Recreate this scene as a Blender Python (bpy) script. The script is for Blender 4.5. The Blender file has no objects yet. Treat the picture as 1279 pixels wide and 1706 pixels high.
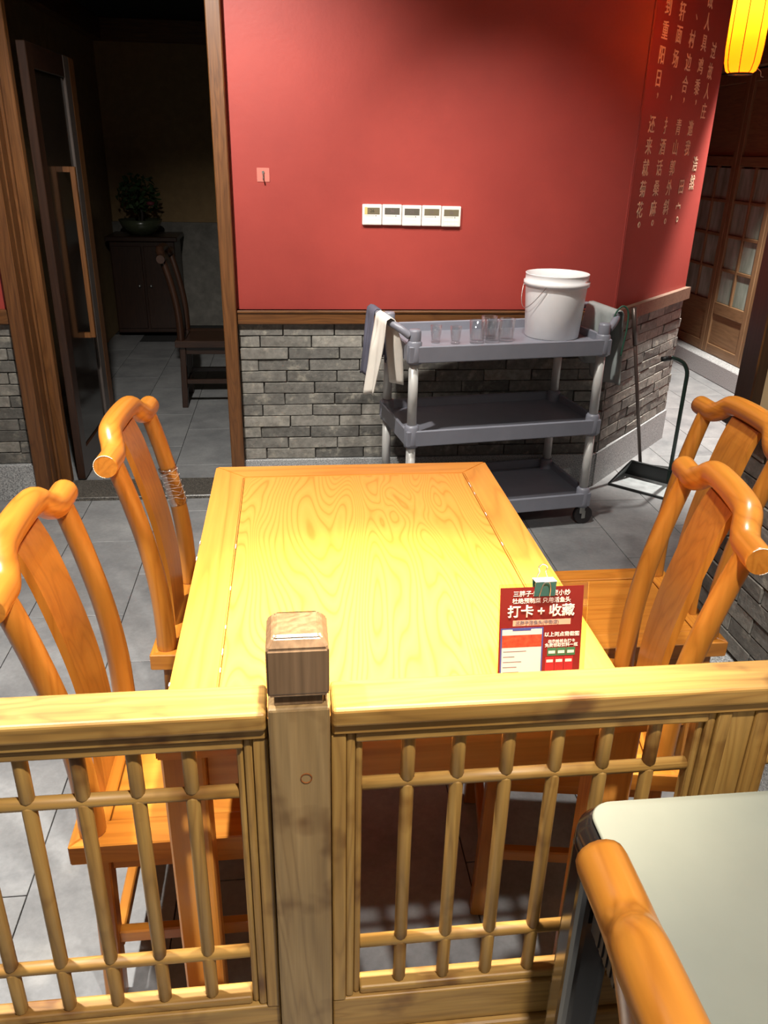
import bpy, bmesh, math, random
from mathutils import Vector, Matrix

scene = bpy.context.scene
COL = scene.collection
random.seed(7)

# ------------------------------------------------------------------ camera
YAW, PITCH, ROLL, CAM_H, FOCAL_PX = 0.1204, 0.4220, 0.0231, 1.616, 1342.0
fw = Vector((math.sin(YAW) * math.cos(PITCH), math.cos(YAW) * math.cos(PITCH), -math.sin(PITCH)))
rt = Vector((math.cos(YAW), -math.sin(YAW), 0))
up = rt.cross(fw)
r2 = math.cos(ROLL) * rt + math.sin(ROLL) * up
u2 = -math.sin(ROLL) * rt + math.cos(ROLL) * up
cam_data = bpy.data.cameras.new('camera')
cam = bpy.data.objects.new('camera', cam_data)
COL.objects.link(cam)
M = Matrix((r2, u2, -fw)).transposed().to_4x4()
M.translation = Vector((0, 0, CAM_H))
cam.matrix_world = M
cam_data.sensor_fit = 'VERTICAL'
cam_data.sensor_height = 36.0
cam_data.lens = FOCAL_PX / 1706.0 * 36.0
cam_data.clip_start = 0.02
scene.camera = cam

# ------------------------------------------------------------------ world, lamps, exposure
world = bpy.data.worlds.new('world')
scene.world = world
world.use_nodes = True
bg = world.node_tree.nodes['Background']
bg.inputs[0].default_value = (1.0, 0.95, 0.88, 1)
bg.inputs[1].default_value = 0.20


def spot(name, loc, target, watts, color, angle, blend=0.5, size=0.05):
    l = bpy.data.lights.new(name, 'SPOT')
    l.energy = watts
    l.color = color
    l.spot_size = math.radians(angle)
    l.spot_blend = blend
    l.shadow_soft_size = size
    o = bpy.data.objects.new(name, l)
    COL.objects.link(o)
    o.location = loc
    d = Vector(target) - Vector(loc)
    o.rotation_euler = d.to_track_quat('-Z', 'Y').to_euler()
    return o


WARM = (1.0, 0.86, 0.66)
NEUT = (1.0, 0.95, 0.88)
spot('downlight_front_offscreen', (0.40, -0.05, 2.92), (0.32, 0.75, 0.0), 350, NEUT, 92, 0.8)
spot('downlight_table_offscreen', (0.24, 1.14, 2.92), (0.20, 1.20, 0.76), 1150, WARM, 34, 1.0)
spot('downlight_left_offscreen', (-0.95, 1.35, 2.92), (-0.85, 1.50, 0.0), 700, NEUT, 84, 1.0)
spot('downlight_wall_offscreen', (-0.55, 2.30, 2.92), (-0.30, 3.85, 1.20), 430, NEUT, 76, 1.0)
spot('downlight_cart_offscreen', (0.55, 2.70, 2.92), (1.05, 3.60, 0.9), 230, NEUT, 62, 1.0)
spot('downlight_right_offscreen', (1.05, 1.75, 2.92), (1.1, 1.55, 0.6), 200, NEUT, 62, 0.9)
spot('downlight_hall_offscreen', (2.9, 4.75, 2.92), (2.95, 4.85, 0.0), 1050, NEUT, 70, 0.5)

vs = scene.view_settings
vs.view_transform = 'Standard'
vs.look = 'None'
vs.exposure = 0.0
vs.gamma = 1.0
vs.use_curve_mapping = False


# ------------------------------------------------------------------ materials
def lin(c):
    return tuple((v / 255 / 12.92 if v / 255 <= 0.04045 else ((v / 255 + 0.055) / 1.055) ** 2.4) for v in c)


def rgb(*c):
    return (*lin(c), 1.0)


MATS = {}


def new_mat(name):
    m = bpy.data.materials.new(name)
    m.use_nodes = True
    nt = m.node_tree
    return m, nt, nt.nodes['Principled BSDF']


def ramp(nt, stops):
    r = nt.nodes.new('ShaderNodeValToRGB')
    e = r.color_ramp.elements
    e[0].position, e[0].color = stops[0]
    e[1].position, e[1].color = stops[-1]
    for p, c in stops[1:-1]:
        x = e.new(p)
        x.color = c
    return r


def coords(nt, scale, kind='Object', rand=True):
    tc = nt.nodes.new('ShaderNodeTexCoord')
    mp = nt.nodes.new('ShaderNodeMapping')
    mp.inputs['Scale'].default_value = scale
    nt.links.new(tc.outputs[kind], mp.inputs['Vector'])
    if rand:
        oi = nt.nodes.new('ShaderNodeObjectInfo')
        mu = nt.nodes.new('ShaderNodeMath')
        mu.operation = 'MULTIPLY'
        mu.inputs[1].default_value = 37.0
        nt.links.new(oi.outputs['Random'], mu.inputs[0])
        cb = nt.nodes.new('ShaderNodeCombineXYZ')
        for i in range(3):
            nt.links.new(mu.outputs[0], cb.inputs[i])
        nt.links.new(cb.outputs[0], mp.inputs['Location'])
    return mp.outputs[0]


def noise(nt, vec, scale, detail=4, rough=0.55, dist=0.0):
    n = nt.nodes.new('ShaderNodeTexNoise')
    n.inputs['Scale'].default_value = scale
    n.inputs['Detail'].default_value = detail
    n.inputs['Roughness'].default_value = rough
    n.inputs['Distortion'].default_value = dist
    nt.links.new(vec, n.inputs['Vector'])
    return n.outputs['Fac']


def bump(nt, bs, height, strength, dist=0.002):
    b = nt.nodes.new('ShaderNodeBump')
    b.inputs['Strength'].default_value = strength
    b.inputs['Distance'].default_value = dist
    nt.links.new(height, b.inputs['Height'])
    nt.links.new(b.outputs[0], bs.inputs['Normal'])


def mixc(nt, fac, a, b, mode='MIX'):
    m = nt.nodes.new('ShaderNodeMix')
    m.data_type = 'RGBA'
    m.blend_type = mode
    for sock, v in ((m.inputs[0], fac), (m.inputs[6], a), (m.inputs[7], b)):
        if hasattr(v, 'links'):
            nt.links.new(v, sock)
        elif isinstance(v, (int, float)):
            sock.default_value = v
        else:
            sock.default_value = v
    return m.outputs[2]


def plain(name, col, rough=0.5, metal=0.0, **kw):
    m, nt, bs = new_mat(name)
    vec = coords(nt, (1, 1, 1))
    n = noise(nt, vec, kw.get('nscale', 14), 5)
    v = kw.get('var', 0.12)
    c = [x for x in lin(col)]
    r = ramp(nt, [(0.3, (*[x * (1 - v) for x in c], 1)), (0.7, (*[min(1, x * (1 + v)) for x in c], 1))])
    nt.links.new(n, r.inputs[0])
    nt.links.new(r.outputs[0], bs.inputs['Base Color'])
    bs.inputs['Roughness'].default_value = rough
    bs.inputs['Metallic'].default_value = metal
    if kw.get('coat'):
        bs.inputs['Coat Weight'].default_value = kw['coat']
        bs.inputs['Coat Roughness'].default_value = 0.12
    if kw.get('bump'):
        n2 = noise(nt, vec, kw.get('bscale', 200), 3)
        bump(nt, bs, n2, kw['bump'], kw.get('bdist', 0.001))
    MATS[name] = m
    return m


def wood(name, dark, mid, light, axis, rough=0.35, ring=9.0, coat=0.0, grain=0.12, knots=False):
    """procedural timber whose grain runs along one axis of the object"""
    m, nt, bs = new_mat(name)
    st = [1.0, 1.0, 1.0]
    st['xyz'.index(axis)] = 0.09
    vec = coords(nt, tuple(st))
    n1 = noise(nt, vec, ring, 3, 0.5, 0.6)
    # growth rings: noise repeated
    mu = nt.nodes.new('ShaderNodeMath')
    mu.operation = 'MULTIPLY'
    mu.inputs[1].default_value = 13.0
    nt.links.new(n1, mu.inputs[0])
    fr = nt.nodes.new('ShaderNodeMath')
    fr.operation = 'PINGPONG'
    fr.inputs[1].default_value = 0.5
    nt.links.new(mu.outputs[0], fr.inputs[0])
    r1 = ramp(nt, [(0.0, rgb(*light)), (0.32, rgb(*mid)), (0.5, rgb(*dark))])
    nt.links.new(fr.outputs[0], r1.inputs[0])
    n0 = noise(nt, vec, 3.0, 3)
    r0 = ramp(nt, [(0.3, rgb(*mid)), (0.7, rgb(*light))])
    nt.links.new(n0, r0.inputs[0])
    c1 = mixc(nt, 0.42, r0.outputs[0], r1.outputs[0])
    sf = [90.0, 90.0, 90.0]
    sf['xyz'.index(axis)] = 3.0
    vf = coords(nt, tuple(sf))
    n2 = noise(nt, vf, 1.5, 3)
    r2_ = ramp(nt, [(0.25, (1 - 3 * grain,) * 3 + (1,)), (0.75, (1, 1, 1, 1))])
    nt.links.new(n2, r2_.inputs[0])
    c2 = mixc(nt, 1.0, c1, r2_.outputs[0], 'MULTIPLY')
    if knots:
        vk = coords(nt, (1, 1, 1))
        nk = noise(nt, vk, 7.0, 3, 0.6)
        rk = ramp(nt, [(0.56, (1, 1, 1, 1)), (0.70, (0.42, 0.30, 0.20, 1))])
        nt.links.new(nk, rk.inputs[0])
        c2 = mixc(nt, 1.0, c2, rk.outputs[0], 'MULTIPLY')
    nt.links.new(c2, bs.inputs['Base Color'])
    bs.inputs['Roughness'].default_value = rough
    bs.inputs['Coat Weight'].default_value = coat
    bs.inputs['Coat Roughness'].default_value = 0.2
    bump(nt, bs, n2, 0.12, 0.001)
    MATS[name] = m
    return m


for ax in 'xyz':
    wood('honey_' + ax, (148, 84, 22), (178, 110, 36), (194, 128, 48), ax, 0.32, 7, 0.25, 0.05)
    wood('chairleg_' + ax, (96, 46, 14), (126, 66, 24), (142, 80, 30), ax, 0.4, 7, 0.15, 0.08)
    wood('table_' + ax, (184, 106, 38), (218, 144, 60), (228, 158, 74), ax, 0.36, 5, 0.15, 0.05)
    wood('rail_' + ax, (122, 84, 36), (166, 122, 58), (186, 146, 78), ax, 0.5, 9, 0.0, 0.12, True)
    wood('casing_' + ax, (74, 42, 20), (106, 66, 34), (122, 80, 42), ax, 0.42, 12, 0.1, 0.14)
    wood('darkwood_' + ax, (30, 17, 11), (46, 28, 19), (58, 36, 24), ax, 0.35, 9, 0.15, 0.1)
    wood('halldoor_' + ax, (92, 66, 42), (122, 92, 62), (136, 106, 76), ax, 0.5, 9, 0.0, 0.1)
wood('greybrown_x', (84, 62, 48), (112, 88, 70), (126, 102, 84), 'x', 0.5, 9, 0.0, 0.1)
wood('post_z', (112, 84, 50), (152, 122, 78), (172, 142, 96), 'z', 0.55, 8, 0.0, 0.10, True)
wood('cap_z', (88, 62, 40), (122, 94, 66), (142, 114, 86), 'z', 0.35, 8, 0.1, 0.14)

# table centre panel: broad cathedral figure
m, nt, bs = new_mat('table_panel')
vec = coords(nt, (1.0, 0.16, 1.0), rand=False)
n1 = noise(nt, vec, 5.2, 2, 0.45, 0.35)
mu = nt.nodes.new('ShaderNodeMath'); mu.operation = 'MULTIPLY'; mu.inputs[1].default_value = 46
nt.links.new(n1, mu.inputs[0])
pp = nt.nodes.new('ShaderNodeMath'); pp.operation = 'PINGPONG'; pp.inputs[1].default_value = 0.5
nt.links.new(mu.outputs[0], pp.inputs[0])
rr = ramp(nt, [(0.0, rgb(224, 155, 70)), (0.36, rgb(220, 149, 64)), (0.5, rgb(205, 130, 50))])
nt.links.new(pp.outputs[0], rr.inputs[0])
nt.links.new(rr.outputs[0], bs.inputs['Base Color'])
bs.inputs['Roughness'].default_value = 0.36
bs.inputs['Coat Weight'].default_value = 0.15
bs.inputs['Coat Roughness'].default_value = 0.25
MATS['table_panel'] = m

# red plaster
m, nt, bs = new_mat('red_plaster')
vec = coords(nt, (1, 1, 1), rand=False)
n1 = noise(nt, vec, 2.2, 6, 0.6)
rr = ramp(nt, [(0.3, rgb(146, 52, 45)), (0.7, rgb(160, 60, 51))])
nt.links.new(n1, rr.inputs[0])
nt.links.new(rr.outputs[0], bs.inputs['Base Color'])
bs.inputs['Roughness'].default_value = 0.55
bump(nt, bs, noise(nt, vec, 60, 4), 0.15, 0.003)
MATS['red_plaster'] = m

# grey brick with pale worn patches
m, nt, bs = new_mat('brick')
vec = coords(nt, (1, 1, 1))
oi = nt.nodes.new('ShaderNodeObjectInfo')
ro = ramp(nt, [(0.0, rgb(102, 100, 95)), (0.55, rgb(129, 126, 119)), (1.0, rgb(154, 150, 141))])
nt.links.new(oi.outputs['Random'], ro.inputs[0])
n1 = noise(nt, vec, 14, 6, 0.65)
rp = ramp(nt, [(0.54, (0, 0, 0, 1)), (0.72, (0.75, 0.75, 0.75, 1))])
nt.links.new(n1, rp.inputs[0])
c1 = mixc(nt, rp.outputs[0], ro.outputs[0], rgb(190, 184, 168))
n2 = noise(nt, vec, 40, 5)
rd = ramp(nt, [(0.3, (0.62, 0.62, 0.62, 1)), (0.65, (1, 1, 1, 1))])
nt.links.new(n2, rd.inputs[0])
c2 = mixc(nt, 1.0, c1, rd.outputs[0], 'MULTIPLY')
nt.links.new(c2, bs.inputs['Base Color'])
bs.inputs['Roughness'].default_value = 0.85
bump(nt, bs, noise(nt, vec, 55, 6, 0.7), 0.7, 0.006)
MATS['brick'] = m

# granite
def granite(name, a, b, c, rough=0.5):
    m, nt, bs = new_mat(name)
    vec = coords(nt, (1, 1, 1))
    n1 = noise(nt, vec, 190, 3, 0.7)
    rr = ramp(nt, [(0.34, rgb(*a)), (0.5, rgb(*b)), (0.68, rgb(*c))])
    nt.links.new(n1, rr.inputs[0])
    nt.links.new(rr.outputs[0], bs.inputs['Base Color'])
    bs.inputs['Roughness'].default_value = rough
    MATS[name] = m


granite('granite', (88, 90, 92), (160, 162, 162), (205, 206, 205))
granite('threshold_stone', (30, 29, 28), (78, 75, 70), (130, 124, 114), 0.35)

# floor tile
m, nt, bs = new_mat('floor_tile')
vec = coords(nt, (1, 1, 1))
n1 = noise(nt, vec, 5, 7, 0.65)
n2 = noise(nt, vec, 70, 4, 0.6)
rr = ramp(nt, [(0.3, rgb(116, 118, 120)), (0.7, rgb(150, 151, 151))])
nt.links.new(n1, rr.inputs[0])
rd = ramp(nt, [(0.3, (0.84, 0.84, 0.84, 1)), (0.7, (1.0, 1.0, 1.0, 1))])
nt.links.new(n2, rd.inputs[0])
nt.links.new(mixc(nt, 1.0, rr.outputs[0], rd.outputs[0], 'MULTIPLY'), bs.inputs['Base Color'])
bs.inputs['Roughness'].default_value = 0.42
bump(nt, bs, n1, 0.25, 0.004)
MATS['floor_tile'] = m

plain('grout', (48, 48, 48), 0.9)
plain('mortar', (92, 89, 84), 0.95)
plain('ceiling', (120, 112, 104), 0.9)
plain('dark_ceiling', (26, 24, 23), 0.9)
plain('cream_wall', (150, 124, 86), 0.8)
plain('dado_stone', (120, 117, 110), 0.8, var=0.25)
plain('cart_plastic', (126, 128, 138), 0.38, var=0.05, bump=0.1, bscale=300)
plain('aluminium', (206, 206, 202), 0.36, 0.2, var=0.06)
plain('white_plastic', (236, 236, 236), 0.35, var=0.02)
plain('off_white', (226, 222, 214), 0.4, var=0.02)
plain('lcd', (112, 104, 84), 0.25, var=0.05)
plain('lcd_dark', (92, 88, 80), 0.25, var=0.05)
plain('black_mark', (25, 25, 25), 0.5)
plain('yellow_film', (214, 190, 120), 0.35)
plain('towel_white', (232, 226, 214), 0.95, var=0.05, bump=0.4, bscale=500)
plain('towel_dark', (84, 84, 98), 0.95, var=0.12, bump=0.4, bscale=500)
plain('grey_sheet', (160, 168, 166), 0.5, var=0.1)
plain('green_cord', (40, 84, 66), 0.5)
plain('rubber', (46, 42, 44), 0.6)
plain('steel', (170, 170, 166), 0.3, 0.9, var=0.05)
plain('pan_metal', (168, 173, 174), 0.42, 0.1, var=0.2, nscale=22)
plain('black_plastic', (34, 36, 36), 0.4)
plain('pole_metal', (96, 84, 78), 0.35, 0.5)
plain('pole_dark_green', (44, 62, 54), 0.3, 0.2)
plain('black_gloss', (22, 20, 20), 0.18, 0.0, coat=0.6)
plain('black_matte', (26, 24, 24), 0.5)
plain('grey_top', (118, 121, 111), 0.25, var=0.03)
plain('text_cream', (246, 214, 180), 0.7, var=0.05)
plain('poster_red', (112, 25, 22), 0.4, var=0.05)
plain('poster_white', (206, 186, 172), 0.5, var=0.02)
plain('poster_blue', (60, 66, 120), 0.5)
plain('poster_pink', (200, 146, 118), 0.5, var=0.03)
plain('poster_green', (48, 98, 62), 0.5)
plain('poster_bright_red', (150, 26, 30), 0.5)
plain('poster_photo', (176, 60, 34), 0.5, var=0.5, nscale=120)
plain('poster_grey', (96, 84, 84), 0.5)
plain('clip_teal', (62, 116, 108), 0.3, coat=0.3)
plain('tape_crease', (236, 232, 226), 0.3)
plain('paint_chip', (226, 214, 196), 0.6)
plain('leaf', (52, 76, 38), 0.6)
plain('flower', (120, 50, 60), 0.6)
plain('pot', (70, 76, 58), 0.25)
plain('window_cream', (224, 204, 160), 0.55, var=0.03)
plain('cord_dark', (40, 30, 24), 0.6)
plain('edge_grey', (84, 76, 72), 0.35)

def thin_glass(name, tint, base, gain, rough=0.03):
    """thin clear sheet: straight-through light plus a Fresnel gloss"""
    m, nt, bs = new_mat(name)
    out = nt.nodes['Material Output']
    tr = nt.nodes.new('ShaderNodeBsdfTransparent')
    tr.inputs[0].default_value = tint
    gl = nt.nodes.new('ShaderNodeBsdfGlossy')
    gl.inputs['Roughness'].default_value = rough
    lw = nt.nodes.new('ShaderNodeLayerWeight')
    lw.inputs[0].default_value = 0.25
    ma = nt.nodes.new('ShaderNodeMath')
    ma.operation = 'MULTIPLY_ADD'
    ma.use_clamp = True
    ma.inputs[1].default_value = gain
    ma.inputs[2].default_value = base
    nt.links.new(lw.outputs['Facing'], ma.inputs[0])
    mx = nt.nodes.new('ShaderNodeMixShader')
    nt.links.new(ma.outputs[0], mx.inputs[0])
    nt.links.new(tr.outputs[0], mx.inputs[1])
    nt.links.new(gl.outputs[0], mx.inputs[2])
    nt.links.new(mx.outputs[0], out.inputs[0])
    MATS[name] = m


thin_glass('clear_glass', (0.96, 0.97, 0.97, 1), 0.05, 0.6)
thin_glass('acrylic', (1.0, 0.96, 0.86, 1), 0.08, 0.6)
thin_glass('tape', (0.97, 0.95, 0.92, 1), 0.22, 0.6, 0.15)
m, nt, bs = new_mat('hook_plate')
bs.inputs['Base Color'].default_value = rgb(196, 120, 108)
bs.inputs['Roughness'].default_value = 0.15
MATS['hook_plate'] = m
m, nt, bs = new_mat('frosted_pane')
vec = coords(nt, (1, 1, 0.25))
rr = ramp(nt, [(0.3, rgb(104, 116, 104)), (0.7, rgb(150, 158, 148))])
nt.links.new(noise(nt, vec, 14, 4), rr.inputs[0])
nt.links.new(rr.outputs[0], bs.inputs['Base Color'])
bs.inputs['Roughness'].default_value = 0.18
MATS['frosted_pane'] = m
m, nt, bs = new_mat('door_glass')
bs.inputs['Base Color'].default_value = rgb(30, 24, 20)
bs.inputs['Roughness'].default_value = 0.12
MATS['door_glass'] = m
m, nt, bs = new_mat('lantern_silk')
tl = nt.nodes.new('ShaderNodeBsdfTranslucent')
tl.inputs[0].default_value = (1.0, 0.38, 0.02, 1)
ad = nt.nodes.new('ShaderNodeAddShader')
bs.inputs['Base Color'].default_value = rgb(240, 170, 30)
bs.inputs['Roughness'].default_value = 0.6
bs.inputs['Emission Color'].default_value = (1.0, 0.36, 0.005, 1)
bs.inputs['Emission Strength'].default_value = 0.55
nt.links.new(tl.outputs[0], ad.inputs[0])
nt.links.new(bs.outputs[0], ad.inputs[1])
nt.links.new(ad.outputs[0], nt.nodes['Material Output'].inputs[0])
MATS['lantern_silk'] = m

# ------------------------------------------------------------------ mesh helpers
class MB:
    def __init__(self):
        self.bm = bmesh.new()

    def box(self, x0, x1, y0, y1, z0, z1, bev=0.0, rot=None, about=None, seg=1):
        b = bmesh.new()
        bmesh.ops.create_cube(b, size=1)
        sx, sy, sz = x1 - x0, y1 - y0, z1 - z0
        for v in b.verts:
            v.co = Vector(((v.co.x + .5) * sx + x0, (v.co.y + .5) * sy + y0, (v.co.z + .5) * sz + z0))
        if bev > 0:
            bmesh.ops.bevel(b, geom=b.edges[:], offset=bev, segments=seg, affect='EDGES', profile=0.5)
        self._add(b, rot, about)
        return self

    def _add(self, b, rot=None, about=None):
        if rot is not None:
            a = Vector(about) if about else Vector((0, 0, 0))
            for v in b.verts:
                v.co = rot @ (v.co - a) + a
        me = bpy.data.meshes.new('tmp')
        b.to_mesh(me)
        b.free()
        self.bm.from_mesh(me)
        bpy.data.meshes.remove(me)

    def tube(self, pts, rad, n=12, cap=True, squash=None):
        """tube through pts; rad float or list"""
        pts = [Vector(p) for p in pts]
        rs = rad if isinstance(rad, (list, tuple)) else [rad] * len(pts)
        b = self.bm
        tangents = []
        for i in range(len(pts)):
            a = pts[max(0, i - 1)]
            c = pts[min(len(pts) - 1, i + 1)]
            tangents.append((c - a).normalized())
        t = tangents[0]
        ref = Vector((0, 0, 1)) if abs(t.z) < 0.9 else Vector((1, 0, 0))
        nrm = t.cross(ref).normalized()
        rings = []
        for i, p in enumerate(pts):
            t = tangents[i]
            nrm = (nrm - t * nrm.dot(t)).normalized()
            bi = t.cross(nrm)
            ring = []
            for k in range(n):
                a = 2 * math.pi * k / n
                ring.append(b.verts.new(p + rs[i] * (math.cos(a) * nrm + math.sin(a) * bi)))
            rings.append(ring)
        for i in range(len(rings) - 1):
            for k in range(n):
                f = b.faces.new((rings[i][k], rings[i][(k + 1) % n], rings[i + 1][(k + 1) % n], rings[i + 1][k]))
                f.smooth = n > 6
        if cap:
            b.faces.new(rings[0][::-1])
            b.faces.new(rings[-1])
        return self

    def lathe(self, prof, n=24, center=(0, 0, 0), smooth=True):
        """prof list of (r,z); r==0 closes"""
        b = self.bm
        c = Vector(center)
        rings = []
        for r, z in prof:
            if r < 1e-6:
                rings.append([b.verts.new(c + Vector((0, 0, z)))])
            else:
                rings.append([b.verts.new(c + Vector((r * math.cos(2 * math.pi * k / n), r * math.sin(2 * math.pi * k / n), z))) for k in range(n)])
        for i in range(len(rings) - 1):
            A, B = rings[i], rings[i + 1]
            for k in range(n):
                k2 = (k + 1) % n
                if len(A) == 1 and len(B) == 1:
                    continue
                if len(A) == 1:
                    f = b.faces.new((A[0], B[k2], B[k]))
                elif len(B) == 1:
                    f = b.faces.new((A[k], A[k2], B[0]))
                else:
                    f = b.faces.new((A[k], A[k2], B[k2], B[k]))
                f.smooth = smooth
        return self

    def prism(self, poly, z0, z1, smooth=False):
        b = self.bm
        lo = [b.verts.new((x, y, z0)) for x, y in poly]
        hi = [b.verts.new((x, y, z1)) for x, y in poly]
        n = len(poly)
        b.faces.new(lo[::-1])
        b.faces.new(hi)
        for k in range(n):
            b.faces.new((lo[k], lo[(k + 1) % n], hi[(k + 1) % n], hi[k]))
        return self

    def poly3(self, pts, thick):
        """flat polygon in 3d extruded along its normal"""
        b = self.bm
        pts = [Vector(p) for p in pts]
        nrm = (pts[1] - pts[0]).cross(pts[2] - pts[1]).normalized()
        lo = [b.verts.new(p) for p in pts]
        hi = [b.verts.new(p + nrm * thick) for p in pts]
        n = len(pts)
        b.faces.new(lo[::-1])
        b.faces.new(hi)
        for k in range(n):
            b.faces.new((lo[k], lo[(k + 1) % n], hi[(k + 1) % n], hi[k]))
        return self

    def mesh(self, name, mat):
        bmesh.ops.recalc_face_normals(self.bm, faces=self.bm.faces[:])
        me = bpy.data.meshes.new(name)
        self.bm.to_mesh(me)
        self.bm.free()
        me.materials.append(MATS[mat])
        return me

    def build(self, name, mat, parent=None):
        return link(name, self.mesh(name, mat), parent)


def link(name, me, parent=None, loc=None, rot=None):
    o = bpy.data.objects.new(name, me)
    COL.objects.link(o)
    if parent is not None:
        o.parent = parent
    if loc is not None:
        o.location = loc
    if rot is not None:
        o.rotation_euler = rot
    return o


def empty(name, loc=(0, 0, 0), rz=0.0):
    o = bpy.data.objects.new(name, None)
    COL.objects.link(o)
    o.location = loc
    o.rotation_euler = (0, 0, rz)
    o.empty_display_size = 0.1
    return o


def tag(o, label, cat, group=None, kind=None):
    o['label'] = label
    o['category'] = cat
    if group:
        o['group'] = group
    if kind:
        o['kind'] = kind
    return o


def struct(o, label=None):
    o['kind'] = 'structure'
    if label:
        o['label'] = label
    return o


def copy_tree(o, parent=None):
    c = o.copy()
    COL.objects.link(c)
    c.parent = parent
    for ch in list(o.children):
        copy_tree(ch, c)
    return c


def smooth_path(pts, k=6):
    pts = [Vector(p) for p in pts]
    out = []
    for i in range(len(pts) - 1):
        p0 = pts[max(0, i - 1)]
        p1, p2 = pts[i], pts[i + 1]
        p3 = pts[min(len(pts) - 1, i + 2)]
        for j in range(k):
            t = j / k
            out.append(0.5 * ((2 * p1) + (-p0 + p2) * t + (2 * p0 - 5 * p1 + 4 * p2 - p3) * t * t + (-p0 + 3 * p1 - 3 * p2 + p3) * t ** 3))
    out.append(pts[-1])
    return out


TEXT_CACHE = {}


def text_mesh(body, size, mat, bold=0.012, extrude=0.0004, align='CENTER'):
    key = (body, size, mat, bold, align)
    if key in TEXT_CACHE:
        return TEXT_CACHE[key]
    cu = bpy.data.curves.new('tmp', 'FONT')
    cu.body = body
    cu.size = size
    cu.extrude = extrude
    cu.bevel_depth = bold * size
    cu.bevel_resolution = 0
    cu.align_x = align
    cu.align_y = 'CENTER'
    cu.resolution_u = 3
    ob = bpy.data.objects.new('tmp', cu)
    COL.objects.link(ob)
    bpy.context.view_layer.update()
    me = bpy.data.meshes.new_from_object(ob.evaluated_get(bpy.context.evaluated_depsgraph_get()))
    bpy.data.objects.remove(ob)
    bpy.data.curves.remove(cu)
    me.materials.clear()
    me.materials.append(MATS[mat])
    TEXT_CACHE[key] = me
    return me


# ------------------------------------------------------------------ floor and its tiles
WALL_Y = 3.85
TX, TY = 0.35, 0.63
floor = MB().box(-3.2, 3.6, -1.6, 8.4, -0.08, -0.005).build('floor', 'grout')
struct(floor, 'grey stone tiled floor')
tile_me = MB().box(-TX / 2 + .0015, TX / 2 - .0015, -TY / 2 + .0015, TY / 2 - .0015, -0.02, 0.0, 0.001).mesh('tile', 'floor_tile')


def tile_ok(x, y):
    if y < WALL_Y - 0.1:
        return -2.0 < x < 3.5 and y > 0.2
    if -1.7 < x < 0.5 and 3.9 < y < 7.6:
        return True
    return x > 1.5 and x > min(2.25, 1.6 + (y - 3.85) * 0.9) - 0.25 and y < 7.7 and x < 3.5


for i in range(-4, 14):
    xc = -1.0 + TX * (i + 0.5)
    off = 3.33 + (TY / 2 if i % 2 else 0) - TY / 2
    for j in range(-7, 9):
        yc = off + j * TY
        if tile_ok(xc, yc):
            o = link('tile', tile_me, floor, (xc, yc, 0))

# ------------------------------------------------------------------ brick walls
BR_Z0, BR_Z1, ROWS = 0.185, 0.861, 12
RH = (BR_Z1 - BR_Z0) / ROWS
BL = 0.243
BRICKS = {}


def brick_mesh(length, v):
    key = (round(length, 3), v)
    if key in BRICKS:
        return BRICKS[key]
    rnd = random.Random(hash(key) % 9999)
    b = bmesh.new()
    bmesh.ops.create_cube(b, size=1)
    for vt in b.verts:
        front = vt.co.y < 0
        vt.co = Vector((vt.co.x * (length - 0.004), vt.co.y * 0.04, vt.co.z * (RH - 0.004)))
        if front:
            vt.co += Vector((rnd.uniform(-.0015, .0015), rnd.uniform(-.004, .003), rnd.uniform(-.0015, .0015)))
    bmesh.ops.bevel(b, geom=b.edges[:], offset=0.0022, segments=1, affect='EDGES')
    me = bpy.data.meshes.new('brick')
    b.to_mesh(me)
    b.free()
    me.materials.append(MATS['brick'])
    BRICKS[key] = me
    return me


def brick_field(parent, origin, dvec, length, phase=0.0):
    """rows of bricks running along dvec from origin (on the brick face plane)"""
    d = Vector(dvec).normalized()
    ang = math.atan2(d.y, d.x)
    inward = Vector((-d.y, d.x, 0))
    rnd = random.Random(int(length * 1000))
    for r in range(ROWS):
        z = BR_Z0 + RH * (r + 0.5)
        s = -((r % 2) * BL * 0.5 + (r % 3) * 0.012 + phase)
        while s < length - 0.01:
            a, e = max(0, s), min(length, s + BL)
            if e - a > 0.03:
                p = Vector(origin) + d * ((a + e) / 2) + inward * (0.02 + rnd.uniform(-.003, .002))
                p.z = z
                ln = BL if e - a > BL - 0.001 else round((e - a) / 0.01) * 0.01
                link('brick', brick_mesh(ln, rnd.randrange(4)), parent, p, (0, rnd.uniform(-.004, .004), ang))
            s += BL


CEIL = 3.0
# back wall (left piece, right piece, header over the doorway)
mb = MB()
for x0, x1 in ((-3.2, -1.20), (-0.29, 1.585)):
    mb.box(x0, x1, WALL_Y + 0.006, 4.02, 0.9, CEIL)
mb.box(-1.2, -0.29, WALL_Y + 0.006, 4.02, 2.55, CEIL)
wall_back = struct(mb.build('wall_back', 'red_plaster'), 'red plastered wall above a grey brick dado')
mb = MB()
for x0, x1 in ((-3.2, -1.20), (-0.29, 1.60)):
    mb.box(x0, x1, WALL_Y + 0.016, 4.02, 0.0, 0.9)
mb.build('mortar_bed', 'mortar', wall_back)
brick_field(wall_back, (-0.245, WALL_Y, 0), (1, 0, 0), 1.585 + 0.245, 0.13)
brick_field(wall_back, (-1.25 - 0.85, WALL_Y, 0), (1, 0, 0), 0.85, 0.05)
mb = MB().box(-0.245, 1.575, 3.836, 3.868, 0.0, 0.184, 0.002)
struct(mb.build('baseboard_back', 'granite'), 'speckled granite skirting under the red wall')
mb = MB().box(-3.2, -1.25, 3.826, 3.868, 0.0, 0.184, 0.002)
struct(mb.build('baseboard_back_left', 'granite'), 'pale granite skirting beside the doorway')
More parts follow.
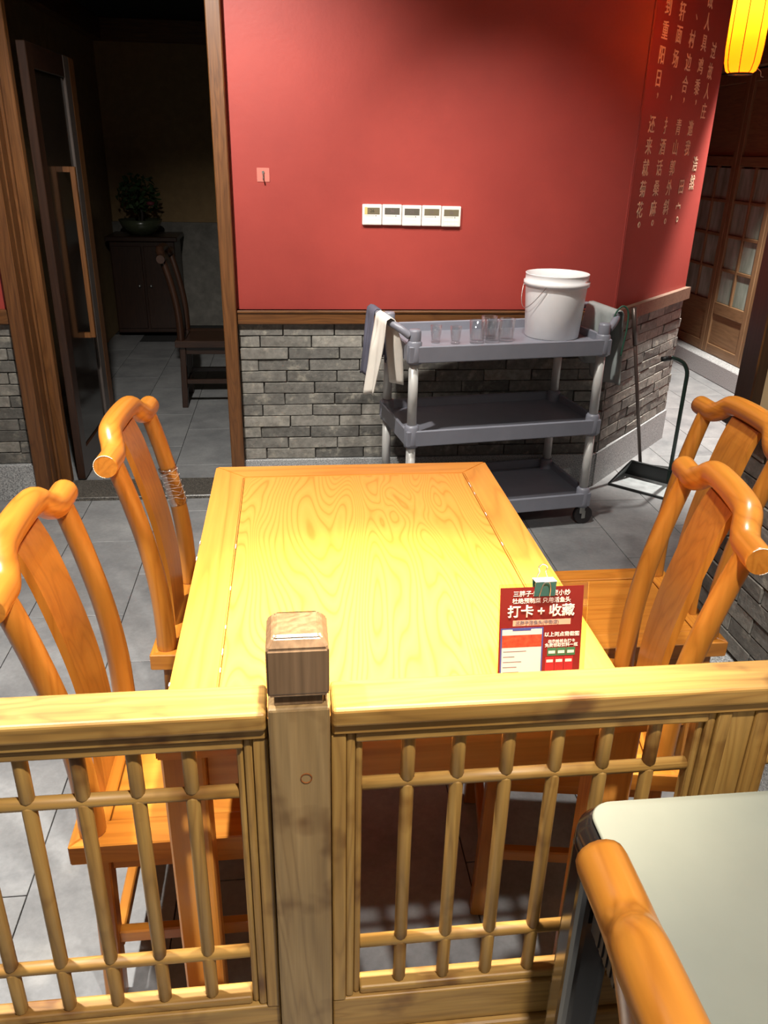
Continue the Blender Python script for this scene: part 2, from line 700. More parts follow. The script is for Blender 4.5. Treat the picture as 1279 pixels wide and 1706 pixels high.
mb = MB().box(-0.245, 1.578, 3.824, 3.875, 0.862, 0.927, 0.004)
mb.box(-0.245, 1.578, 3.818, 3.875, 0.914, 0.927, 0.003)
struct(mb.build('trim_1', 'casing_x'), 'brown wooden dado rail on the red wall')
mb = MB().box(-3.2, -1.25, 3.824, 3.875, 0.862, 0.927, 0.004)
struct(mb.build('trim_2', 'casing_x'), 'short brown wooden dado rail left of the doorway')

# diagonal wall with the poem
C0 = Vector((1.58, 3.85, 0))
DD = Vector((0.6925, 0.7214, 0)).normalized()
DN = Vector((DD.y, -DD.x, 0))
DLEN = 1.04
DANG = math.atan2(DD.y, DD.x)


def dpt(s, off, z):
    """s along the diagonal wall, off out of it"""
    p = C0 + DD * s + DN * off
    return Vector((p.x, p.y, z))


def dpoly(s0, s1, o0, o1):
    return [(dpt(s0, o1, 0).x, dpt(s0, o1, 0).y), (dpt(s1, o1, 0).x, dpt(s1, o1, 0).y), (dpt(s1, o0, 0).x, dpt(s1, o0, 0).y), (dpt(s0, o0, 0).x, dpt(s0, o0, 0).y)]


wall_diag = struct(MB().prism(dpoly(0, DLEN, -0.18, -0.004), 0.9, CEIL).build('wall_right_diagonal', 'red_plaster'), 'red angled wall lettered with a poem in cream')
MB().prism(dpoly(0.0, DLEN - 0.005, -0.18, -0.016), 0.0, 0.9).build('mortar_bed', 'mortar', wall_diag)
brick_field(wall_diag, (C0.x, C0.y, 0), DD, DLEN, 0.09)
struct(MB().prism(dpoly(0.0, DLEN, -0.03, 0.01), 0.0, 0.184).build('baseboard_right_diagonal', 'granite'), 'granite skirting under the angled wall')
struct(MB().prism(dpoly(-0.01, DLEN + 0.012, -0.03, 0.026), 0.862, 0.927).build('trim_3', 'greybrown_x'), 'brown wooden dado rail on the angled wall')

ROWZ = [2.22, 2.128, 2.031, 1.938, 1.87, 1.752, 1.66, 1.567, 1.474, 1.381, 1.312]
TOPZ = 2.312
POEM = {
    0.15: {-1: '待', 0: '到', 1: '重', 2: '阳', 3: '日', 4: ',', 5: '还', 6: '来', 7: '就', 8: '菊', 9: '花', 10: '。'},
    0.328: {-1: '开', 0: '轩', 1: '面', 2: '场', 4: ',', 5: '扌', 6: '酒', 7: '话', 8: '桑', 9: '麻', 10: '。'},
    0.507: {0: '丶', 1: '村', 2: '边', 3: '合', 4: ',', 5: '青', 6: '山', 7: '郭', 8: '外', 9: '斜', 10: '。'},
    0.688: {-1: '故', 0: '人', 1: '具', 2: '鸡', 3: '黍', 4: ',', 5: '邀', 6: '我', 8: '田', 9: '宀', 10: '。'},
    0.848: {1.1: '过', 2.1: '故', 3.1: '人', 4.1: '庄', 6.8: '浩', 7.8: '然'},
}
ZT = {1.1: 2.112, 2.1: 2.019, 3.1: 1.929, 4.1: 1.837, 6.8: 1.584, 7.8: 1.493}
for s, colm in POEM.items():
    for k, ch in colm.items():
        z = ZT.get(k) or (TOPZ if k < 0 else ROWZ[int(k)])
        small = ch in ',。丶'
        me = text_mesh(ch, 0.05 if ch == '丶' else (0.09 if small else 0.078), 'text_cream', 0.012)
        xs = [v.co.x for v in me.vertices]
        ys = [v.co.y for v in me.vertices]
        cx, cy = (min(xs) + max(xs)) / 2, (min(ys) + max(ys)) / 2
        o = link('painted_character', me, wall_diag)
        Rm = Matrix((DD, Vector((0, 0, 1)), DN)).transposed().to_4x4()
        Rm.translation = dpt(s + (0.018 if small else 0), -0.003, z) - (DD * cx + Vector((0, 0, cy)))
        o.matrix_local = Rm

# hall walls beyond
struct(MB().box(2.12, 2.2, 4.62, 8.3, 0, CEIL).build('wall_hall_left', 'red_plaster'))
hall = struct(MB().box(3.5, 3.6, 2.6, 8.3, 0, CEIL).build('wall_hall_right', 'red_plaster'), 'red wall over the lattice doors in the passage')
struct(MB().box(2.12, 3.6, 8.2, 8.3, 0, CEIL).build('wall_hall_end', 'red_plaster'))
struct(MB().box(3.30, 3.5, 2.6, 8.2, 0, 0.15, 0.006).build('baseboard_hall', 'granite'), 'pale stone kerb under the lattice doors')
struct(MB().box(3.33, 3.5, 2.6, 8.2, 2.22, 2.42, 0.004).build('trim_4', 'halldoor_y'), 'brown beam over the lattice doors')

# lattice hall doors
def hall_door(y0, y1, idx):
    x0, x1 = 3.40, 3.445
    d = empty('door_%d' % idx, (3.42, (y0 + y1) / 2, 0.152))
    struct(d, 'tall brown lattice door with frosted panes facing the passage')
    w = y1 - y0
    st = 0.06
    oy = -(y0 + y1) / 2

    def part(nm, mat, *b):
        m_ = MB()
        for q in b:
            m_.box(q[0] - 3.42, q[1] - 3.42, q[2] + oy, q[3] + oy, q[4] - .152, q[5] - .152, 0.003)
        return m_.build(nm, mat, d)
    part('stile', 'halldoor_z', (x0, x1, y0 + .003, y0 + st, 0.154, 2.21))
    part('stile', 'halldoor_z', (x0, x1, y1 - st, y1 - .003, 0.154, 2.21))
    for za, zb in ((0.154, 0.23), (0.47, 0.56), (1.56, 1.63), (2.13, 2.21)):
        part('rail', 'halldoor_y', (x0 + .002, x1 - .002, y0 + st, y1 - st, za, zb))
    part('lower_panel', 'halldoor_y', (x0 + .014, x1 - .01, y0 + st, y1 - st, 0.23, 0.47))
    part('upper_panel', 'halldoor_y', (x0 + .02, x1 - .01, y0 + st, y1 - st, 1.63, 2.13))
    ym = (y0 + y1) / 2
    for k in range(4):
        za = 0.56 + 0.25 * k
        for a, b in ((y0 + st, ym - .012), (ym + .012, y1 - st)):
            part('pane', 'frosted_pane', (x0 + .02, x0 + .026, a, b, za + (.012 if k else 0), za + 0.25 - .012))
        if k:
            part('muntin', 'halldoor_y', (x0 + .008, x1 - .006, y0 + st, y1 - st, za - .012, za + .012))
    part('muntin', 'halldoor_z', (x0 + .006, x1 - .008, ym - .012, ym + .012, 0.56, 1.56))


for n_, (a, b) in enumerate(((5.18, 5.76), (5.76, 6.34), (6.34, 6.92), (6.92, 7.5))):
    hall_door(a, b, n_ + 2)

# right-hand brick parapet with post and window
wall_r = struct(MB().box(1.376, 1.52, -0.6, 2.30, 0.0, 0.86).build('wall_right', 'mortar'), 'grey brick parapet beside the right-hand chairs')
brick_field(wall_r, (1.36, 2.302, 0), (0, -1, 0), 1.75, 0.1)
struct(MB().box(1.27, 1.40, -0.6, 2.30, 0.0, 0.17, 0.004).build('baseboard_right', 'granite'), 'granite ledge at the foot of the right parapet')
struct(MB().box(1.335, 1.54, -0.6, 2.305, 0.862, 0.925, 0.005).build('trim_5', 'darkwood_y'), 'dark wooden sill on the brick parapet')
struct(MB().box(1.365, 1.47, 2.205, 2.30, 0.925, CEIL, 0.004).build('trim_6', 'darkwood_z'), 'dark brown post standing on the brick parapet')
win = empty('window_1', (1.40, 1.0, 0.926))
struct(win, 'cream window panel beside the dark post')
MB().box(0.0, 0.02, -1.4, 1.205, 0.0, 2.07).build('pane', 'window_cream', win)

# inner dark room
struct(MB().box(-1.72, -1.62, 4.02, 8.3, 0, 2.6).build('wall_inner_left', 'cream_wall'))
wi = struct(MB().box(-1.72, 1.5, 8.2, 8.3, 0, 2.6).build('wall_inner_back', 'cream_wall'), 'dim cream wall at the far end of the unlit room')
struct(MB().box(1.40, 1.5, 4.02, 8.3, 0, 2.6).build('wall_inner_right', 'cream_wall'))
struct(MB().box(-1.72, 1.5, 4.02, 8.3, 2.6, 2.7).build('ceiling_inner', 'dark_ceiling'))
struct(MB().box(-1.62, 1.40, 8.15, 8.2, 2.42, 2.6, 0.01).build('trim_7', 'casing_x'), 'brown cornice in the unlit room')
struct(MB().box(-1.62, -1.54, 4.1, 8.15, 2.42, 2.6, 0.01).build('trim_8', 'casing_y'))
struct(MB().box(-1.62, 1.40, 8.16, 8.2, 0, 0.96).build('baseboard_inner_back', 'dado_stone'), 'grey stone dado in the unlit room')
struct(MB().box(-3.2, 3.6, -0.4, 4.02, CEIL, CEIL + 0.1).build('ceiling', 'ceiling'))
struct(MB().box(2.1, 3.6, 4.02, 8.3, CEIL, CEIL + 0.1).build('ceiling_hall', 'ceiling'))
struct(MB().box(-3.2, -3.1, -0.4, 3.85, 0, CEIL).build('wall_left', 'red_plaster'))

# doorway casings, threshold
struct(MB().box(-1.252, -1.19, 3.80, 3.87, 0.0, 2.55, 0.004).build('trim_9', 'casing_z'), 'brown wooden casing on the hinge side of the doorway')
struct(MB().box(-0.306, -0.244, 3.80, 3.87, 0.0, 2.55, 0.004).build('trim_10', 'casing_z'), 'brown wooden casing between the doorway and the red wall')
struct(MB().box(-1.20, -1.185, 3.87, 4.0, 0.0, 2.55).box(-1.185, -1.172, 3.93, 3.955, 0, 2.55, .003).build('trim_11', 'casing_z'), 'brown inner jamb of the doorway')
struct(MB().box(-1.20, -1.139, 4.0, 4.05, 0.0, 2.55, 0.003).build('trim_12', 'casing_z'), 'inner casing strip beside the open door')
struct(MB().box(-0.306, -0.29, 3.87, 4.04, 0.0, 2.55).build('trim_13', 'casing_z'))
struct(MB().box(-1.20, -0.29, 3.80, 4.04, -0.004, 0.018, 0.004).build('trim_14', 'threshold_stone'), 'dark pebbled stone threshold of the doorway')

# open swing door
dr = empty('door_1', (-1.125, 4.07, 0.01), math.radians(89))
struct(dr, 'dark door standing open with long bronze handle')
DW = 0.80
for nm, mat, b in (('stile', 'darkwood_z', (0, 0.09, 0, .04, 0, 2.0)), ('stile', 'casing_z', (DW - .10, DW, 0, .04, 0, 2.0)), ('edge_strip', 'edge_grey', (DW - .20, DW - .10, 0, .04, 0, 2.0)),
                   ('rail', 'darkwood_x', (.09, DW - .20, .002, .038, 1.9, 2.0)), ('rail', 'darkwood_x', (.09, DW - .20, .002, .038, 0, .15)),
                   ('door_panel', 'door_glass', (.09, DW - .20, .012, .028, .15, 1.9))):
    MB().box(b[0], b[1], b[2] - 0.04, b[3] - 0.04, b[4], b[5], 0.003).build(nm, mat, dr)
hd = MB().box(DW - 0.42, DW - 0.395, -0.085, -0.06, 0.66, 1.50, 0.002).build('handle', 'casing_z', dr)
for z in (0.66, 1.475):
    MB().box(DW - 0.42, DW - 0.395, -0.06, -0.028, z, z + 0.025).build('bracket', 'casing_z', hd)


# ------------------------------------------------------------------ yoke-back chair
def make_chair(W, L):
    """faces +x; W wood of the top, L wood of the legs (axis suffix added)"""
    t = empty('yoke_back_chair')
    sx, sy, st, sz = 0.21, 0.21, 0.045, 0.455
    fr = 0.062
    # mitred seat frame of four boards and a floating panel
    zc0, zc1 = sz - st, sz
    for poly, ax in (([(-sx, -sy), (sx, -sy), (sx - fr, -sy + fr), (-sx + fr, -sy + fr)], 'x'),
                     ([(-sx, sy), (-sx + fr, sy - fr), (sx - fr, sy - fr), (sx, sy)], 'x'),
                     ([(sx, -sy), (sx, sy), (sx - fr, sy - fr), (sx - fr, -sy + fr)], 'y'),
                     ([(-sx, -sy), (-sx + fr, -sy + fr), (-sx + fr, sy - fr), (-sx, sy)], 'y')):
        m_ = MB().prism(poly, zc0, zc1)
        bmesh.ops.recalc_face_normals(m_.bm, faces=m_.bm.faces[:])
        bmesh.ops.bevel(m_.bm, geom=m_.bm.edges[:], offset=0.0025, segments=1, affect='EDGES')
        m_.build('seat_board', W + '_' + ax, t)
    MB().box(-sx + fr + .002, sx - fr - .002, -sy + fr + .002, sy - fr - .002, zc0 + .01, zc1 - .003, .002).build('seat_panel', W + '_x', t)
    # legs
    for lx in (-0.165, 0.165):
        for ly in (-0.168, 0.168):
            m_ = MB().box(lx - .019, lx + .019, ly - .019, ly + .019, 0, zc0, 0.003)
            for v in m_.bm.verts:
                if v.co.z < 0.2:
                    v.co.x += math.copysign(0.012, lx)
                    v.co.y += math.copysign(0.008, ly)
            m_.build('leg', L + '_z', t)
    # aprons and stretchers
    for ly in (-0.168, 0.168):
        MB().box(-.146, .146, ly - .009, ly + .009, zc0 - .05, zc0 - .0005, .002).build('apron', L + '_x', t)
        MB().box(-.155, .155, ly - .011, ly + .011, .16, .19, .003).build('stretcher', L + '_x', t)
    for lx, z in ((-0.165, .12), (0.165, .09)):
        MB().box(lx - .009, lx + .009, -.149, .149, zc0 - .05, zc0 - .0005, .002).build('apron', L + '_y', t)
        MB().box(lx - .011, lx + .011, -.155, .155, z, z + .03, .003).build('stretcher', L + '_y', t)
    # back posts, curving away from the seat
    prof = [(-.173, sz - .004), (-.172, .52), (-.176, .62), (-.19, .73), (-.213, .84), (-.238, .935), (-.25, .968)]
    for s in (-1, 1):
        pts = smooth_path([(x, s * (0.172 + 0.014 * (z - .45) / .5), z) for x, z in prof], 5)
        n_ = len(pts)
        MB().tube(pts, [0.0245 - 0.004 * i / n_ for i in range(n_)], 14).build('back_post', W + '_z', t)
    # splat
    b = MB()
    pr = smooth_path([(x - .004, 0, z) for x, z in prof[:-1]] + [(-.262, 0, .985)], 4)
    for q in (0,):
        rows = []
        for p in pr:
            hw = 0.074 - 0.004 * (p.z - .45) / .5
            rows.append([b.bm.verts.new((p.x + dx, y, p.z)) for dx, y in ((-.007, -hw), (.007, -hw + .003), (.007, hw - .003), (-.007, hw))])
        for i in range(len(rows) - 1):
            for k in range(4):
                f = b.bm.faces.new((rows[i][k], rows[i][(k + 1) % 4], rows[i + 1][(k + 1) % 4], rows[i + 1][k]))
        b.bm.faces.new(rows[0])
        b.bm.faces.new(rows[-1])
    b.build('back_splat', W + '_z', t)
    # yoke top rail
    half = [(.2375, -.250, .968), (.19, -.250, .968), (.160, -.251, .969), (.134, -.257, .981), (.106, -.267, 1.003), (.07, -.270, 1.010), (.0, -.271, 1.012)]
    pts = [(x, -y, z) for y, x, z in half] + [(x, y, z) for y, x, z in half[-2::-1]]
    pts = smooth_path(pts, 5)
    rs = []
    for p in pts:
        a = abs(p.y)
        rs.append(0.0268 - (0.0012 if a > .234 else 0))
    tr = MB().tube(pts, rs, 18).build('top_rail', W + '_y', t)
    return t


chair = make_chair('honey', 'honey')
chairs_group = 'wooden yoke-back chairs'


def place(ch, x, y, rz, label, group=chairs_group):
    ch.location = (x, y, 0)
    ch.rotation_euler = (0, 0, math.radians(rz))
    return tag(ch, label, 'chair', group)


c_far_l = place(chair, -0.150, 1.935, -3, 'honey-coloured yoke-back chair with clear tape wound round one back post')
c_near_l = place(copy_tree(chair), -0.215, 1.342, 0, 'honey-coloured yoke-back chair between the taped chair and the lattice railing')
c_far_r = place(copy_tree(chair), 0.914, 1.888, 180, 'honey-coloured yoke-back chair pulled out from the table, nearest the dustpan')
c_near_r = place(copy_tree(chair), 0.604, 1.45, 170.9, 'honey-coloured yoke-back chair tucked under the table beside the red poster')
c_front = place(copy_tree(chair), 0.547, 0.333, 0, 'honey-coloured yoke-back chair tucked under the grey-topped black table')
for ch in make_chair('darkwood', 'darkwood'), :
    place(ch, -0.54, 5.56, 0, 'dark wooden chair standing in the unlit room beyond the doorway', 'chairs in the unlit room')

# varnish chipped off the rims of two top rails
for ch_, sg in ((c_far_l, -1), (c_near_r, 1)):
    arc = [(-.250 + .0258 * math.cos(a * .1), sg * .2372, .968 + .0258 * math.sin(a * .1)) for a in range(8, 47)]
    MB().tube(arc, [.0004 + .0007 * abs(math.sin(i * 1.7)) for i in range(len(arc))], 5).build('chipped_varnish', 'paint_chip', ch_)

# clear tape on the far post of the taped chair
tp = MB()
ptsT = []
for i in range(60):
    u = i / 59
    z = 0.715 + 0.09 * u
    a = u * 2 * math.pi * 9
    xx = -.19 - .023 * (z - .73) / .11
    ptsT.append((xx + 0.0262 * math.cos(a), 0.1795 + 0.0262 * math.sin(a), z + 0.006 * math.sin(3 * a)))
tp.tube(ptsT, 0.0007, 5)
o = tp.build('tape_crease', 'tape_crease', c_far_l)
tp = MB()
zz = [0.70 + .012 * k for k in range(10)]
tp.tube([(-.19 - .023 * (z - .73) / .11, .1793, z) for z in zz], [.0248 + .0006 * (k % 2) for k in range(10)], 16)
o = tp.build('clear_tape', 'tape', c_far_l)
o['label'] = 'clear tape wound round the post'

# ------------------------------------------------------------------ dining table
TXL, TXR, TYN, TYF, TZ = -0.226, 0.577, 1.018, 2.245, 0.76
tb = empty('dining_table', ((TXL + TXR) / 2, (TYN + TYF) / 2, 0))
tag(tb, 'rectangular honey wooden dining table with mitred border and inset panel', 'table')
hx, hy, fw_ = (TXR - TXL) / 2, (TYF - TYN) / 2, 0.085
for poly, ax in (([(-hx, -hy), (hx, -hy), (hx - fw_, -hy + fw_), (-hx + fw_, -hy + fw_)], 'x'),
                 ([(-hx, hy), (-hx + fw_, hy - fw_), (hx - fw_, hy - fw_), (hx, hy)], 'x'),
                 ([(hx, -hy), (hx, hy), (hx - fw_, hy - fw_), (hx - fw_, -hy + fw_)], 'y'),
                 ([(-hx, -hy), (-hx + fw_, -hy + fw_), (-hx + fw_, hy - fw_), (-hx, hy)], 'y')):
    m_ = MB().prism(poly, TZ - .022, TZ)
    bmesh.ops.recalc_face_normals(m_.bm, faces=m_.bm.faces[:])
    bmesh.ops.bevel(m_.bm, geom=m_.bm.edges[:], offset=0.003, segments=2, affect='EDGES')
    m_.build('border_board', 'table_' + ax, tb)
MB().box(-hx + fw_ + .0015, hx - fw_ - .0015, -hy + fw_ + .0015, hy - fw_ - .0015, TZ - .020, TZ - .002, .002).build('centre_panel', 'table_panel', tb)
for lx in (-1, 1):
    for ly in (-1, 1):
        cx, cy = lx * (hx - .037), ly * (hy - .05)
        MB().box(cx - .034, cx + .034, cy - .034, cy + .034, 0, TZ - .0225, .004).build('leg', 'table_z', tb)
for ly in (-1, 1):
    cy = ly * (hy - .05)
    MB().box(-hx + .071, hx - .071, cy - .012, cy + .012, TZ - .125, TZ - .0225, .003).build('apron', 'table_x', tb)
for lx in (-1, 1):
    cx = lx * (hx - .037)
    MB().box(cx - .012, cx + .012, -hy + .084, hy - .084, TZ - .125, TZ - .0225, .003).build('apron', 'table_y', tb)
mb = MB()
rnd = random.Random(3)
for k in range(16):
    y = rnd.uniform(-hy + .1, hy - .1)
    x = rnd.choice((-hx + .0005, -hx + fw_, -hx + fw_, hx - fw_))
    l_ = rnd.uniform(.004, .022)
    mb.box(x - .0009, x + .0011, y, y + l_, TZ - .002, TZ + .0005)
mb.build('chipped_edge', 'paint_chip', tb)

# ------------------------------------------------------------------ lattice railing
RY0, RY1, RZ = 0.914, 0.986, 0.90
rl = empty('lattice_railing', (-0.002, 0.95, 0))
tag(rl, 'brown wooden lattice railing with square newel post in front of the dining table', 'railing')
OX, OY = 0.002, -0.95


def rbox(nm, mat, x0, x1, y0, y1, z0, z1, parent, bev=0.003):
    return MB().box(x0 + OX, x1 + OX, y0 + OY, y1 + OY, z0, z1, bev, seg=2).build(nm, mat, parent)


def newel(xc):
    h = 0.043
    p = rbox('post', 'post_z', xc - h, xc + h, 0.906, 0.992, 0.0, 0.912, rl, 0.004)
    rbox('neck', 'cap_z', xc - .034, xc + .034, 0.915, 0.983, 0.912, 0.931, p, 0.002)
    b = MB()
    x, y = xc + OX, 0.949 + OY
    prof = [(.0405, .931), (.0425, .935), (.0425, 1.008), (.033, 1.022), (.030, 1.0235)]
    rows = []
    for r, z in prof:
        rows.append([b.bm.verts.new((x + sx_ * r, y + sy_ * r, z)) for sx_, sy_ in ((-1, -1), (1, -1), (1, 1), (-1, 1))])
    for i in range(len(rows) - 1):
        for k in range(4):
            b.bm.faces.new((rows[i][k], rows[i][(k + 1) % 4], rows[i + 1][(k + 1) % 4], rows[i + 1][k]))
    b.bm.faces.new(rows[0]); b.bm.faces.new(rows[-1])
    bmesh.ops.recalc_face_normals(b.bm, faces=b.bm.faces[:])
    bmesh.ops.bevel(b.bm, geom=b.bm.edges[:], offset=0.003, segments=2, affect='EDGES')
    b.build('post_cap', 'cap_z', p)


newel(-0.002)
kn = MB().tube([(0.008 + .0078 * math.cos(2 * math.pi * i / 20), 0.9055 + OY, 0.789 + .0085 * math.sin(2 * math.pi * i / 20)) for i in range(21)], .0009, 6, cap=False).build('knot', 'chairleg_x', rl)
newel(-0.79)
for x0, x1 in ((-0.745, -0.048), (0.044, 1.262)):
    m_ = MB()
    m_.box(x0 + OX, x1 + OX, RY0 + OY, RY1 + OY, 0.868, RZ, 0.006, seg=3)
    m_.box(x0 + OX, x1 + OX, RY0 + .008 + OY, RY1 - .008 + OY, 0.848, 0.869, 0.004)
    m_.build('top_rail', 'rail_x', rl)
    rbox('bottom_rail', 'rail_x', x0, x1, 0.916, 0.984, 0.10, 0.185, rl, 0.006)


def lattice(x0, x1, nbars, first, pitch):
    """framed panel: stiles, rails, inner beads, round bars"""
    z0, z1 = 0.235, 0.847
    pn = rbox('lattice_panel', 'rail_x', x0, x1, 0.928, 0.972, z0 - .049, z0 + .035, rl)
    rbox('panel_rail', 'rail_x', x0 + .036, x1 - .036, 0.928, 0.972, z1 - .018, z1, pn)
    fz = []
    for a, b in ((x0, x0 + .022), (x1 - .022, x1)):
        rbox('stile', 'rail_z', a, b, 0.926, 0.974, z0 + .035, z1, pn)
    for a, b in ((x0 + .022, x0 + .036), (x1 - .036, x1 - .022)):
        rbox('bead', 'rail_z', a, b, 0.931, 0.969, z0 + .035, z1, pn, .005)
    for a, b in ((x0 + .036, x0 + .047), (x1 - .047, x1 - .036)):
        rbox('bead', 'rail_z', a, b, 0.937, 0.963, z0 + .035, z1 - .018, pn, .005)
    rbox('bead', 'rail_x', x0 + .047, x1 - .047, 0.934, 0.966, z0 + .035, z0 + .052, pn, .004)
    ia, ib = x0 + .047, x1 - .047
    zb = z0 + .05
    r = 0.0108
    ybar = 0.95 + OY
    hz = [0.385, 0.733]
    for z in hz:
        MB().tube([(ia + OX, ybar, z), (ib + OX, ybar, z)], r, 10).build('bar', 'rail_x', pn)
    for k in range(nbars):
        x = first + pitch * k + OX
        cuts = [zb] + hz + [z1 - .016]
        # three separate uprights per line, rounded at each crossing
        for i in range(3):
            a, b = cuts[i], cuts[i + 1]
            a2 = a - (0.004 if i == 0 else 0.0)
            MB().tube([(x, ybar - .001, a2 + .002), (x, ybar - .001, a2 + .010), (x, ybar - .001, b - .004), (x, ybar - .001, b)], [r * .7, r * 1.02, r * 1.02, r * .9], 10).build('bar', 'rail_z', pn)


lattice(0.043, 0.655, 6, 0.160, 0.0772)
lattice(0.694, 1.26, 5, 0.80, 0.09)
lattice(-0.745, -0.047, 8, -0.163 - 0.0785 * 7, 0.0785)
rbox('mullion', 'rail_z', 0.655, 0.694, 0.930, 0.970, 0.185, 0.847, rl)

# ------------------------------------------------------------------ poster stand on the table
SW, SH = 0.148, 0.205
ps = empty('poster_stand', (0.4075, 1.10, TZ + 0.0012), 0)
tag(ps, 'clear acrylic stand holding a red printed poster on the dining table', 'sign')
lean = math.radians(11)


def on_poster(o, off=0.0):
    """place a flat thing modelled in x-y onto the leaning face"""
    o.rotation_euler = (math.radians(90) - lean, 0, 0)
    o.location = Vector((0, math.sin(lean) * 0 - off * math.cos(lean), 0.0005 - off * math.sin(lean) * -1 * 0))
    return o


MB().box(-SW / 2 - .001, SW / 2 + .005, 0, SH, 0.0, 0.003, .0005).build('acrylic_sheet', 'acrylic', ps)
on_poster(ps.children[-1])
MB().box(-SW / 2, SW / 2, 0.0, 0.06, 0.0, 0.003, .0005).build('foot', 'acrylic', ps)
po = MB().box(-SW / 2 + .001, SW / 2 - .004, 0.001, SH - .005, 0.0032, 0.0036).build('poster', 'poster_red', ps)
on_poster(po)


def prect(nm, mat, x0, x1, y0, y1, lay=1):
    return MB().box(x0, x1, y0, y1, 0.0036, 0.0036 + 0.00015 * lay).build(nm, mat, po)


def ptext(body, size, mat, x, y, align='CENTER', bold=0.02, lay=2):
    o = link('lettering', text_mesh(body, size, mat, bold, 0.0001, align), po, (x, y, 0.0036 + 0.00015 * lay))
    return o


ptext('三胖子·鲜    鲜货小炒', 0.0105, 'poster_white', -0.002, 0.188)
ptext('杜绝预制菜 只用活鱼头', 0.0098, 'poster_white', -0.002, 0.1755)
ptext('打卡 + 收藏', 0.0225, 'poster_white', -0.002, 0.156, bold=0.03)
prect('banner', 'poster_pink', -0.05, 0.05, 0.132, 0.142)
ptext('三胖子活鱼头(中街店)', 0.0078, 'poster_grey', -0.008, 0.137)
prect('phone_outline', 'poster_blue', -0.0700, 0.0035, 0.012, 0.1285)
prect('phone_screen', 'poster_white', -0.0675, 0.0010, 0.014, 0.126, 2)
prect('photo', 'poster_photo', -0.0675, 0.0010, 0.094, 0.116, 3)
prect('notch', 'poster_blue', -0.05, -0.018, 0.1235, 0.1285, 3)
for k, (w_, mt) in enumerate(((.04, 'poster_grey'), (.02, 'poster_grey'), (.032, 'poster_grey'), (.024, 'poster_grey'), (.028, 'poster_bright_red'), (.02, 'poster_grey'), (.034, 'poster_grey'))):
    prect('text_line', mt, -.065, -.065 + w_, 0.086 - .0095 * k, 0.0872 - .0095 * k, 3)
ptext('以上两点需截图', 0.0088, 'poster_white', 0.036, 0.114)
ptext('出示给前台打卡', 0.0068, 'poster_white', 0.036, 0.1015)
ptext('免费领取饮料一瓶', 0.0072, 'poster_white', 0.036, 0.0945)
for k in range(3):
    prect('green_can', 'poster_green', 0.012 + .0165 * k, 0.0275 + .0165 * k, 0.076, 0.090, 2)
    prect('red_can', 'poster_bright_red', 0.009 + .0165 * k, 0.0245 + .0165 * k, 0.048, 0.0735, 2)
    prect('can_label', 'poster_white', 0.011 + .0165 * k, 0.0225 + .0165 * k, 0.064, 0.069, 3)
    prect('can_label', 'poster_white', 0.014 + .0165 * k, 0.0255 + .0165 * k, 0.080, 0.085, 3)
ptext('凭此图到前台兑换', 0.0072, 'poster_white', 0.034, 0.040)
ptext('本活动每桌限领一份', 0.0072, 'poster_white', 0.034, 0.0325)

# binder clip gripping the top edge
clip = empty('binder_clip', (0.4095, 1.10 + math.sin(lean) * SH, TZ + .0015 + math.cos(lean) * SH))
tag(clip, 'teal binder clip with silver wire handles on the poster stand', 'clip')
clip.rotation_euler = (-lean, 0, 0)
b = MB()
b.poly3([(-.018, -.0115, .006), (.018, -.0115, .006), (.018, -.0050, -.021), (-.018, -.0050, -.021)], .0012)
b.poly3([(-.018, .0085, .006), (-.018, .0035, -.021), (.018, .0035, -.021), (.018, .0085, .006)], .0012)
b.build('jaw', 'clip_teal', clip)
MB().box(-.018, .018, -.0125, .0095, .006, .0072, .0004).build('spine', 'white_plastic', clip)
for yy, dz, up_ in ((-.0062, -.021, -1), (.006, .006, 1)):
    if up_ < 0:
        pts = [(-.009, -.0055, -.021), (-.0075, -.013, -.004), (-.004, -.016, .006), (.004, -.016, .006), (.0075, -.013, -.004), (.009, -.0055, -.021)]
    else:
        pts = [(-.010, .0045, -.02), (-.009, .011, .006), (-.0055, .010, .018), (-.0075, .008, .026), (0, .0075, .031), (.0075, .008, .026), (.0055, .010, .018), (.009, .011, .006), (.010, .0045, -.02)]
    MB().tube(smooth_path(pts, 5), .0009, 6).build('wire_handle', 'steel', clip)

# ------------------------------------------------------------------ grey-topped black table by the railing
GX0, GX1, GY0, GY1, GZ = 0.392, 1.20, 0.0, 0.884, 0.75
gt = empty('grey_topped_table', ((GX0 + GX1) / 2, (GY0 + GY1) / 2, 0))
tag(gt, 'black metal table with rounded corners and smooth grey top', 'table')


def rrect(x0, x1, y0, y1, r, k=8):
    out = []
    for cx, cy, a0 in ((x1 - r, y1 - r, 0), (x0 + r, y1 - r, 90), (x0 + r, y0 + r, 180), (x1 - r, y0 + r, 270)):
        for i in range(k + 1):
            a = math.radians(a0 + 90 * i / k)
            out.append((cx + r * math.cos(a), cy + r * math.sin(a)))
    return out


gcx, gcy = (GX0 + GX1) / 2, (GY0 + GY1) / 2


def rim(poly_fn, zs, mat, nm):
    b = MB()
    rows = []
    for inset, z, r in zs:
        rows.append([b.bm.verts.new((x - gcx, y - gcy, z)) for x, y in rrect(GX0 + inset, GX1 - inset, GY0 + inset, GY1 - inset, r)])
    n = len(rows[0])
    for i in range(len(rows) - 1):
        for k in range(n):
            f = b.bm.faces.new((rows[i][k], rows[i][(k + 1) % n], rows[i + 1][(k + 1) % n], rows[i + 1][k]))
            f.smooth = True
    b.bm.faces.new(rows[0]); b.bm.faces.new(rows[-1])
    return b.build(nm, mat, gt)


